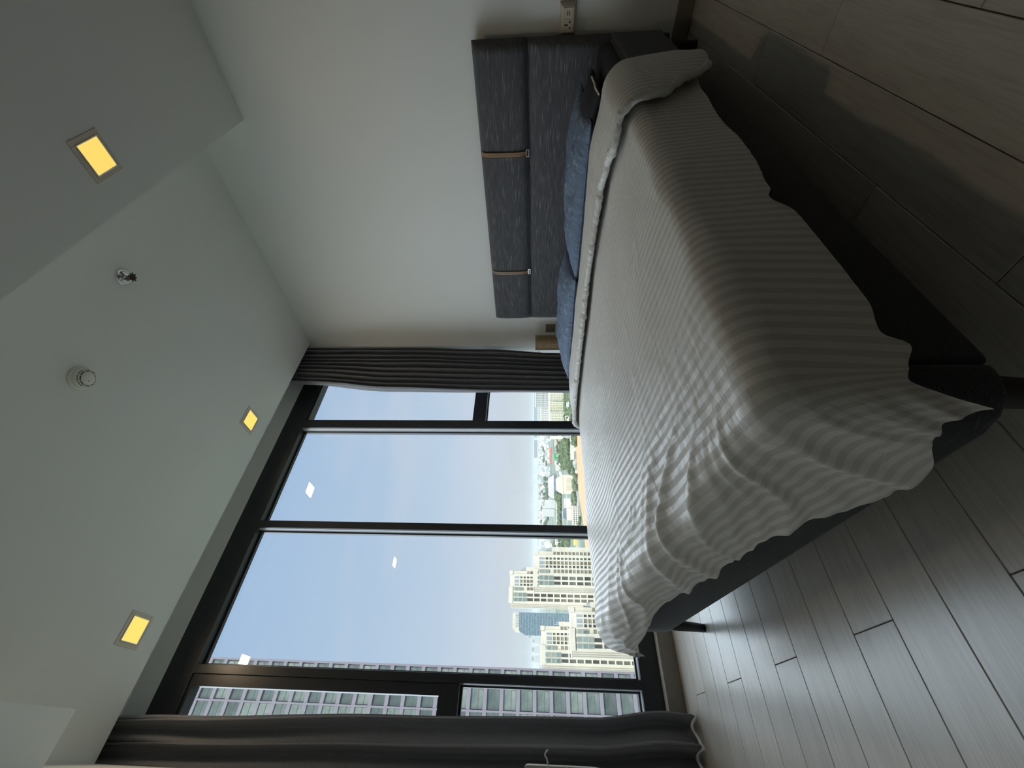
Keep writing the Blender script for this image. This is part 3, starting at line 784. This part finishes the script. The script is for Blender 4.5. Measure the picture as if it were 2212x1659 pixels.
def tower(px_top, py_right, D, label, floors, zlow):
    W = 31.0
    azr, _ = sight(1200, py_right); azc = azr - math.atan(W / 2 / D)
    sl = sight(px_top, py_right + 45)[1]
    H = EYE.z + sl * D / math.cos(azr - azc) - GND            # height of crown above ground
    r = tag(empty('apartment_tower', place(azc, D), -azc), label, 'building', 'cream apartment towers in the middle distance')
    X = lambda u: W / 2 - u
    core = MB()
    core.box(X(27), X(1.6), .9, 14, 0, H - 4.2)
    core.box(X(31), X(27), 1.6, 13, 0, H - 1.0)
    core.box(X(14), X(5), 1.4, 12, H - 4.2, H - .8)
    core.box(X(1.6), X(-1.8), .6, 10, 0, H - 15)
    core.build('wall', M['cream'], r)
    MB().box(X(26.9), X(14.2), -.3, 9, H - 3.6, H).box(X(4.6), X(1.4), -.2, 7, H - 3.4, H - .3).build('parapet', M['cream'], r)
    fin = MB()
    for k, (u, dz) in enumerate(((4.0, 5.2), (2.6, 8.0), (1.0, 10.5), (-.6, 13.0))): fin.box(X(u), X(u - 1.0), 1.5 + k, 7, H - 16, H - dz)
    fin.box(X(13.6), X(5.4), .35, .95, H - 9.5, H - 5.0)
    fin.build('penthouse_fin', M['bluegrey'], r)  # blue-grey of the stepped fins is side shade put into the colour
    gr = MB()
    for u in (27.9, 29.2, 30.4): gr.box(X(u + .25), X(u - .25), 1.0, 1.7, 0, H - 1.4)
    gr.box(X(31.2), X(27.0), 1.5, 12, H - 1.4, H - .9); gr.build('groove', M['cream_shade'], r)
    # piers between the window columns
    cols = [(2.8, 2.3, 2.4, 3.0, 'win_beige', 16), (6.65, 1.5, 2.0, 3.0, 'win_dark', 10), (9.75, 2.5, 2.3, 3.0, 'win_beige', 10), (12.55, 1.7, 2.0, 3.0, 'win_dark', 10),
            (15.75, 2.5, 2.4, 3.0, 'win_beige', 16), (20.6, 2.4, 4.7, 5.8, 'win_dark', 16.6), (24.2, 2.3, 4.7, 5.8, 'win_dark', 16.6)]
    edges = [1.6]
    pier = MB(); last = 1.6
    for u, w, h, pitch, m, off in cols:
        pier.box(X(u - w / 2), X(last), 0, .95, 0, H - 4.2); last = u + w / 2
    pier.box(X(27), X(last), 0, .95, 0, H - 4.2); pier.build('pier', M['cream'], r)
    sp = MB()
    for u, w, h, pitch, m, off in cols:
        z = H - off; me = wmesh(m, w - .1, h, M[m])
        top = H - 4.2 - z - h / 2 if off < 12 else 0
        while z + GND > zlow:
            if z < H - 4.5: link('window', me, r, (X(u), .78, z - h / 2))
            sp.box(X(u + w / 2), X(u - w / 2), .12, .9, z - pitch, z - h)
            z -= pitch
        sp.box(X(u + w / 2), X(u - w / 2), .12, .9, 0, z)
        if off < 12: sp.box(X(u + w / 2), X(u - w / 2), .3, .9, H - off, H - off + .8)
    tag(sp.build('spandrel', M['cream'], r), kind='stuff')
    # tall glazed top floors over the big window columns
    for u, w in ((16.2, 2.6), (20.5, 3.4), (24.3, 3.2)):
        z1 = H - 4.6 if u > 17 else H - 5.0; n = 3 if u > 17 else 2
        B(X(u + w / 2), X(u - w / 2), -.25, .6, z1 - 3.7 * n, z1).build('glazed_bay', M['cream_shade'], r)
        for k in range(n): link('window', wmesh('win_green', w - .7, 2.9, M['win_green'], .1), r, (X(u), -.33, z1 - 1.85 - 3.7 * k))
    return r
tower(1151.5, 1187, 361, 'tall cream apartment tower just left of the middle window mullion', 16, -46)
tower(1099, 1231, 412, 'tallest cream apartment tower rising above the others behind', 16, -52)
tower(1230, 1305, 331, 'lowest and nearest cream apartment tower beside the duvet corner', 16, -84)
tower(1167, 1348, 384, 'cream apartment tower standing next to the grey office facade', 16, -84)

# blue glass tower with a stepped cap
azc, _ = sight(1150, 1350); D = 560
r = tag(empty('glass_tower', place(azc, D), -azc), 'blue glass tower with cream slanted cap between the cream towers', 'building')
def zz(px, py, D): return EYE.z + sight(px, py)[1] * D - GND
xr, xl = 12.5, -10.5; zt = zz(1107, 1345, D); zb = zz(1121, 1350, D); zs = zz(1134, 1371, D)
m, t, b = nodes('banded_blue_glass')
n = noise_tex(t, .35, (1, 1, 3), 2); rr_ = ramp(t, n.outputs[0], [(.3, (.12, .20, .28)), (.7, (.28, .39, .46))]); t.links.new(rr_.outputs[0], b.inputs['Base Color']); b.inputs['Roughness'].default_value = .3
M['blueglass'] = m
MB().prism([(xl, 0), (xr, 0), (xr, zb), (xl + 5, zb), (xl, zs)], 'y', 0, 22).build('curtain_wall', M['blueglass'], r)
MB().prism([(xl + 2.5, zb - 2), (xl + 5, zb), (xr - .5, zb), (xr - .5, zt - 1), (xr - 3, zt), (xl + 7, zt), (xl + 2.5, zt - 4)], 'y', 1, 18).build('cap', M['cream'], r)
fb = MB()
k = zb - 1.5
while k > 40: fb.box(xl, xr, -.15, 0, k, k + .45) if k < zs else fb.box(xl + 4.5, xr, -.15, 0, k, k + .45); k -= 3.2
fb.build('floor_band', M['bluegrey'], r)
fb = MB()
for i in range(9): fb.box(xl + 8 + i * 1.6, xl + 8.7 + i * 1.6, .7, 1, zt - 8.5, zt - 3.5)
fb.build('cap_louvre', M['bluegrey'], r)

# near office building seen through the left bays
D = 100.0
az_edge, _ = sight(1000, 1438.5)
r = tag(empty('office_building', place(az_edge, D), -az_edge + .10), 'grey lilac high-rise facade close by at the left of the window', 'building')
FH = 3.14; z0 = -62 - GND + .3
rows = 42
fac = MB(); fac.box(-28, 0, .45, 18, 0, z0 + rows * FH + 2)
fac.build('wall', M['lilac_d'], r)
slab = MB(); pl = MB()
for k in range(rows + 1):
    z = z0 + k * FH
    slab.box(-6.9, 0, 0, .5, z - .36, z + .36); slab.box(-10.5, -6.9, .15, .5, z - .36, z + .36); slab.box(-28, -10.5, .32, .6, z - .42, z + .42)
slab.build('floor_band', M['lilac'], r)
pl.box(-.35, 0, -.02, .5, 0, z0 + rows * FH + 2).box(-7.1, -6.8, -.06, .5, 0, z0 + rows * FH + 2).box(-10.6, -10.4, -.2, .5, 0, z0 + rows * FH + 2)
pl.box(-17.4, -17.2, -.2, .5, 0, z0 + rows * FH + 2)
pl.build('corner_pier', M['lilac'], r)
def near_window(w, h):
    me = rbox(w, h, .12).mesh('window', M['win_near'])
    q = MB().box(-w / 2, w / 2, -.05, 0, -h * .12, -h * .12 + .09).box(-.04, .05, -.05, 0, -h / 2, -h * .12).box(-w / 2, -w / 2 + .1, -.05, 0, -h / 2, h / 2).box(w / 2 - .1, w / 2, -.05, 0, -h / 2, h / 2)
    return me, q.mesh('window_frame', M['muntin'])
wa = near_window(6.2, 2.3); wb_ = near_window(3.3, 2.3); wc_ = near_window(4.4, 2.2)
for k in range(rows):
    zc = z0 + (k + .5) * FH
    if not (-24 < zc + GND < 78): continue
    for x, (me, fr), y in ((-3.6, wa, .3), (-8.75, wb_, .34), (-13.0, wc_, .50)):
        o = link('window', me, r, (x, y, zc)); link('window_frame', fr, o)

# helpers for the low city
def house_mat(name, c): return facade_mat(name, c)
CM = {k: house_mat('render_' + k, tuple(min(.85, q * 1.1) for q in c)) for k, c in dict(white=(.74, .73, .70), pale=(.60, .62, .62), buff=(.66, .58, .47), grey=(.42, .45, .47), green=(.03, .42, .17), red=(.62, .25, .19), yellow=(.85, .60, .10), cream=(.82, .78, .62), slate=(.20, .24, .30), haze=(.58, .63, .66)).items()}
def block(name, label, cat, x0, x1, y0, y1, depth, m='white', roof=None, roofm='slate', group=None, rows=0, cols=0, D=None, turn=0):
    """a building whose base meets the ground at pixel column x1 and whose top reaches x0"""
    yc = (y0 + y1) / 2
    az, sl = sight(x1, yc); D = D or (EYE.z - GND) / -sl
    azr, _ = sight(x1, y0); azl, _ = sight(x1, y1)
    w = D * (math.tan(azr - az) - math.tan(azl - az)); h = (sight(x0, yc)[1] - sl) * D
    r = tag(empty(name, place(az, D), -az + turn), label, cat, group)
    hb = h * (.62 if roof == 'gable' else 1)
    B(-w / 2, w / 2, 0, depth, 0, hb).build('wall', CM[m], r)
    if roof == 'gable':
        MB().prism([(-w * .53, hb), (w * .53, hb), (w * .30, h), (-w * .30, h)], 'y', -1, depth).build('roof', CM[roofm], r)
    elif roof == 'flat': B(-w * .52, w * .52, -.5, depth, hb, hb + h * .06).build('roof', CM[roofm], r)
    if rows:
        me = rbox(w / cols * .6, hb / rows * .5, .3).mesh('window', M['win_dark'])
        for i in range(cols):
            for k in range(rows): link('window', me, r, (-w / 2 + w * (i + .5) / cols, -.2, hb * (k + .5) / rows))
    return r, w, h
gm, gt_, gb = nodes('city_ground')
n1 = noise_tex(gt_, .004, (1, 1, 1), 5, 'Object', .65); r1 = ramp(gt_, n1.outputs[0], [(.35, (.10, .13, .09)), (.52, (.17, .20, .15)), (.62, (.29, .29, .25)), (.78, (.44, .42, .38))])
gt_.links.new(r1.outputs[0], gb.inputs['Base Color']); gb.inputs['Roughness'].default_value = .9
gmb = MB(); gmb.prism([(26000 * math.cos(a * PI / 24), 26000 * math.sin(a * PI / 24)) for a in range(48)], 'z', GND - 1, GND)
tag(gmb.build('ground', gm), kind='structure')
M['soil'] = mat('bare_orange_soil', (.60, .34, .20), .9, .1, var=.16, scale=.02, vs=(1, 6, 1))
pts = [place(math.radians(a), d)[:2] for a, d in ((39, 1090), (34.5, 1093), (31, 1065), (28.5, 1045), (26, 1012), (23.2, 950), (17, 910), (17, 560), (28, 560), (39, 600))]
tag(MB().prism(pts, 'z', GND, GND + .4).build('bare_field', M['soil']), 'strip of bare orange soil below the city', 'field')
M['road'] = mat('pale_road', (.66, .52, .42), .9, .1)
pts = [place(math.radians(a), d)[:2] for a, d in ((40.6, 1190), (35, 1150), (35, 1120), (40.6, 1155))]
tag(MB().prism(pts, 'z', GND, GND + .4).build('dirt_road', M['road']), 'orange dirt road behind the white apartment blocks', 'road')

block('market_hall', 'big cream hall with pitched roof and two wide bays', 'building', 1202.5, 1237.5, 1026, 1067, 45, 'cream', 'gable', 'cream')
o = [q for q in bpy.data.objects if q.name == 'market_hall'][0]
for i, (a, b_) in enumerate(((-.36, -.03), (.03, .36))):
    ww_ = 48; B(a * ww_, b_ * ww_, -.4, 0, 1.5, 19).build('hall_bay', CM['buff'], o)
azc, sl = sight(1203, 1052); D = ground_distance(1203, 1052)
r = tag(empty('factory', place(azc, D), -azc), 'long factory with a row of white and grey roof strips', 'building')
Wf = 2 * D * math.tan((sight(1203, 1026)[0] - sight(1203, 1078)[0]) / 2)
B(-Wf / 2, Wf / 2, 0, 900, 0, 14).build('wall', CM['slate'], r)
for i in range(13):
    x = -Wf / 2 + Wf * (i + .5) / 13
    MB().prism([(x - Wf / 34, 14), (x + Wf / 34, 14), (x + Wf / 60, 17.5), (x - Wf / 60, 17.5)], 'y', -1, 905).build('roof_strip', CM['white' if i % 2 == 0 else 'pale'], r)
block('depot', 'grey flat-roofed depot left of the cream hall', 'building', 1221, 1236, 1077, 1097, 40, 'white', 'flat', 'grey')
block('shed', 'cream shed with a slate pitched roof beside the depot', 'building', 1216, 1235, 1098, 1124, 50, 'cream', 'gable', 'slate')
block('school', 'white three-storey building with dark windows by the orange soil', 'building', 1238, 1252, 1093, 1133, 16, 'white', 'flat', 'pale', rows=3, cols=9)
block('warehouse', 'long pale warehouse roof behind the orange soil', 'building', 1233.5, 1240, 961, 993, 14, 'cream', 'flat', 'cream')
block('warehouse', 'short pale warehouse right of the long one, close to the curtain', 'building', 1232.5, 1238, 941, 953, 14, 'cream', 'flat', 'cream')
block('green_building', 'bright green building among the low houses', 'building', 1197.5, 1204.5, 980, 992, 30, 'green')
block('yellow_building', 'yellow-roofed building just left of the middle mullion', 'building', 1241.5, 1247, 1164, 1178, 30, 'yellow')
block('long_block', 'long cream block near the right mullion', 'building', 1189, 1216, 942.5, 949, 40, 'cream', rows=0)
block('terrace', 'low orange apartment building near the right mullion', 'building', 1198, 1204, 950, 965, 20, 'buff')
for i in range(9): block('terraced_house', 'red-roofed terraced house in a row far out', 'building', 1187, 1192, 967 + i * 4.0, 970.4 + i * 4.0, 60, 'red', group='red terraced houses')
for i, (x0, x1, y0, y1, rw, cl, lab, mm) in enumerate((
        (1155, 1187, 848, 879, 12, 8, 'pale apartment block, taller of the rear pair beside the curtain', 'pale'), (1166, 1187, 880, 914, 9, 9, 'pale apartment block, lower of the rear pair by the right mullion', 'white'),
        (1188, 1221, 846, 864, 14, 5, 'cream apartment slab in the front row touching the curtain', 'cream'), (1188, 1220, 866, 889, 14, 6, 'cream apartment slab in the middle of the front row', 'cream'), (1189, 1221, 891, 913, 14, 6, 'cream apartment slab in the front row by the right mullion', 'cream'))):
    block('apartment_block', lab, 'building', x0, x1, y0, y1, 60, mm, 'flat', 'white', rows=rw, cols=cl, D=2900 if x1 < 1190 else None)
block('flat_roofed_block', 'pale flat-roofed block just right of the pinkish one, mid distance', 'building', 1179, 1200, 1080, 1098, 120, 'pale', 'flat', 'buff')
block('office_block', 'pinkish flat block behind the slate-roofed shed', 'building', 1173, 1198, 1100, 1116, 120, 'pale', 'flat', 'buff')
for i in range(9): block('row_house', 'small white row house in a line across the middle distance', 'building', 1202, 1208, 1087 + i * 5.2, 1090.5 + i * 5.2, 25, 'white', group='white row houses')
rnd = random.Random(21)
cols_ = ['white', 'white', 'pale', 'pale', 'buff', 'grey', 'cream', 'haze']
CITY_LAB = 'small pale low-rise building far out in the hazy city'
zones = [(1166, 1201, 943, 1024, 120), (1164, 1178, 1026, 1078, 22), (1165, 1178, 1079, 1133, 34), (1166, 1215, 1164, 1184, 34), (1196, 1214, 1000, 1024, 14), (1208, 1214, 943, 1000, 8), (1240, 1246, 970, 1010, 10), (1226, 1234, 870, 912, 8), (1238, 1247, 1000, 1020, 6)]
TAKEN = []
for q in bpy.data.objects:
    if q.parent and q.parent.parent is None and q.parent.get('category') == 'building' and q.name.startswith('wall'):
        bb_ = [Vector(v_) for v_ in q.bound_box]; cx = sum((v_ for v_ in bb_), Vector()) / 8; rz = Matrix.Rotation(q.parent.rotation_euler.z, 3, 'Z')
        g = q.parent.location + rz @ cx; TAKEN.append((g.x, g.y, .5 * min(math.hypot(bb_[6].x - bb_[0].x, bb_[6].y - bb_[0].y), 1e3)))
hm = {c: B(-.5, .5, 0, 1, 0, 1).mesh('low_rise_building', CM[c]) for c in set(cols_)}
for x0, x1, y0, y1, cnt in zones:
    for i in range(int(cnt * 1.3)):
        for tries in range(40):
            px = x0 + (x1 - x0) * rnd.random() ** .8; py = rnd.uniform(y0, y1); D = ground_distance(px, py); az = sight(px, py)[0]
            p = place(az, D); k = min(D, 7000) / 2500; rad = 30 * k
            if all((p[0] - a) ** 2 + (p[1] - b) ** 2 > (rad + c_) ** 2 for a, b, c_ in TAKEN): break
        else: continue
        TAKEN.append((p[0], p[1], rad)); c = rnd.choice(cols_)
        o = link('low_rise_building', hm[c], None, place(az, D)); o.rotation_euler = (0, 0, -az + rnd.uniform(-.4, .4))
        k = min(D, 7000) / 2500
        o.scale = (rnd.uniform(9, 24) * k * 1.3, rnd.uniform(12, 30) * k, rnd.uniform(5, 18) * k)
        tag(o, CITY_LAB, 'building', 'low-rise city buildings')
for i, (px, py, w, h) in enumerate(((1151, 1009, 12, 1), (1149.5, 1013, 16, 1), (1150.5, 1017, 14, 1), (1152.5, 1021, 14, 1), (1153, 948, 20, 1), (1154, 1041, 16, 1), (1152, 1082, 16, 1), (1142, 1372, 18, 1), (1150, 1383, 14, 1), (1149, 1403, 14, 1), (1148, 1423, 14, 1))):
    D = 6500 if py < 1200 else 1500; az, s_ = sight(px, py)
    hh = EYE.z + s_ * D - GND; w = w * D / 3000 * (1 if py < 1200 else 2.6)
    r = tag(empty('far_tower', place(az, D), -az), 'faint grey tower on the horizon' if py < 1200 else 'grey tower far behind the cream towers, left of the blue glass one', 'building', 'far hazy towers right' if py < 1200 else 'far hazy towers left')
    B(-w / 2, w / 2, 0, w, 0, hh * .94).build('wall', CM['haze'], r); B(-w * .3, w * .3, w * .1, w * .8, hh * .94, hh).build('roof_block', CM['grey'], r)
# tree belts: joined foliage
M['leaf'] = mat('tree_foliage', (.12, .15, .085), .9, .1, var=.35, scale=.05)
tb_ = MB(); 
ico = bmesh.new(); bmesh.ops.create_icosphere(ico, subdivisions=1, radius=1); iv = [v_.co.copy() for v_ in ico.verts]; ifc = [tuple(q.index for q in f_.verts) for f_ in ico.faces]; ico.free()
for x0, x1, y0, y1, cnt in ((1207, 1231, 950, 1012, 330), (1223, 1237, 848, 913, 260), (1203, 1214, 1068, 1080, 40), (1209, 1214, 1082, 1133, 90), (1232, 1241, 985, 1024, 60), (1241, 1248, 1018, 1060, 50), (1196, 1232, 1165, 1181, 120), (1238, 1247, 942, 960, 30), (1163, 1186, 945, 1133, 120), (1250, 1256, 1120, 1134, 20), (1238, 1246, 1064, 1092, 40)):
    for i in range(cnt):
        px = rnd.uniform(x0, x1); py = rnd.uniform(y0, y1); D = ground_distance(px, py); az = sight(px, py)[0]
        p = Vector(place(az, D)); k = min(D, 6000) / 1500 * rnd.uniform(5, 10); n = len(tb_.v)
        if any((p.x - a) ** 2 + (p.y - b) ** 2 < (k + c_ * .8) ** 2 for a, b, c_ in TAKEN): continue
        q = rnd.uniform(.8, 1.2)
        tb_.v += [(p.x + v_.x * k * q, p.y + v_.y * k, p.z + k * .5 + v_.z * k * .8) for v_ in iv]; tb_.f += [tuple(n + a for a in f_) for f_ in ifc]
tag(tb_.build('tree_belt', M['leaf']), 'dark green belts of trees between the city buildings', 'trees', kind='stuff')
# haze over the distant city
hm_ = bpy.data.materials.new('distant_haze'); hm_.use_nodes = True; ht = hm_.node_tree; ht.nodes.clear()
ho = ht.nodes.new('ShaderNodeOutputMaterial'); hv = ht.nodes.new('ShaderNodeVolumePrincipled')
hv.inputs['Color'].default_value = (.97, .985, 1, 1); hv.inputs['Density'].default_value = HAZE; hv.inputs['Anisotropy'].default_value = .2
ht.links.new(hv.outputs[0], ho.inputs['Volume'])

MB().box(-14000, 26000, 1500, 26000, GND + 1, 120).build('haze_layer', hm_)
tag(bpy.data.objects['haze_layer'], 'thin pale haze over the distant city', 'haze', kind='stuff')
S.cycles.volume_bounces = 0; S.cycles.volume_step_rate = 4
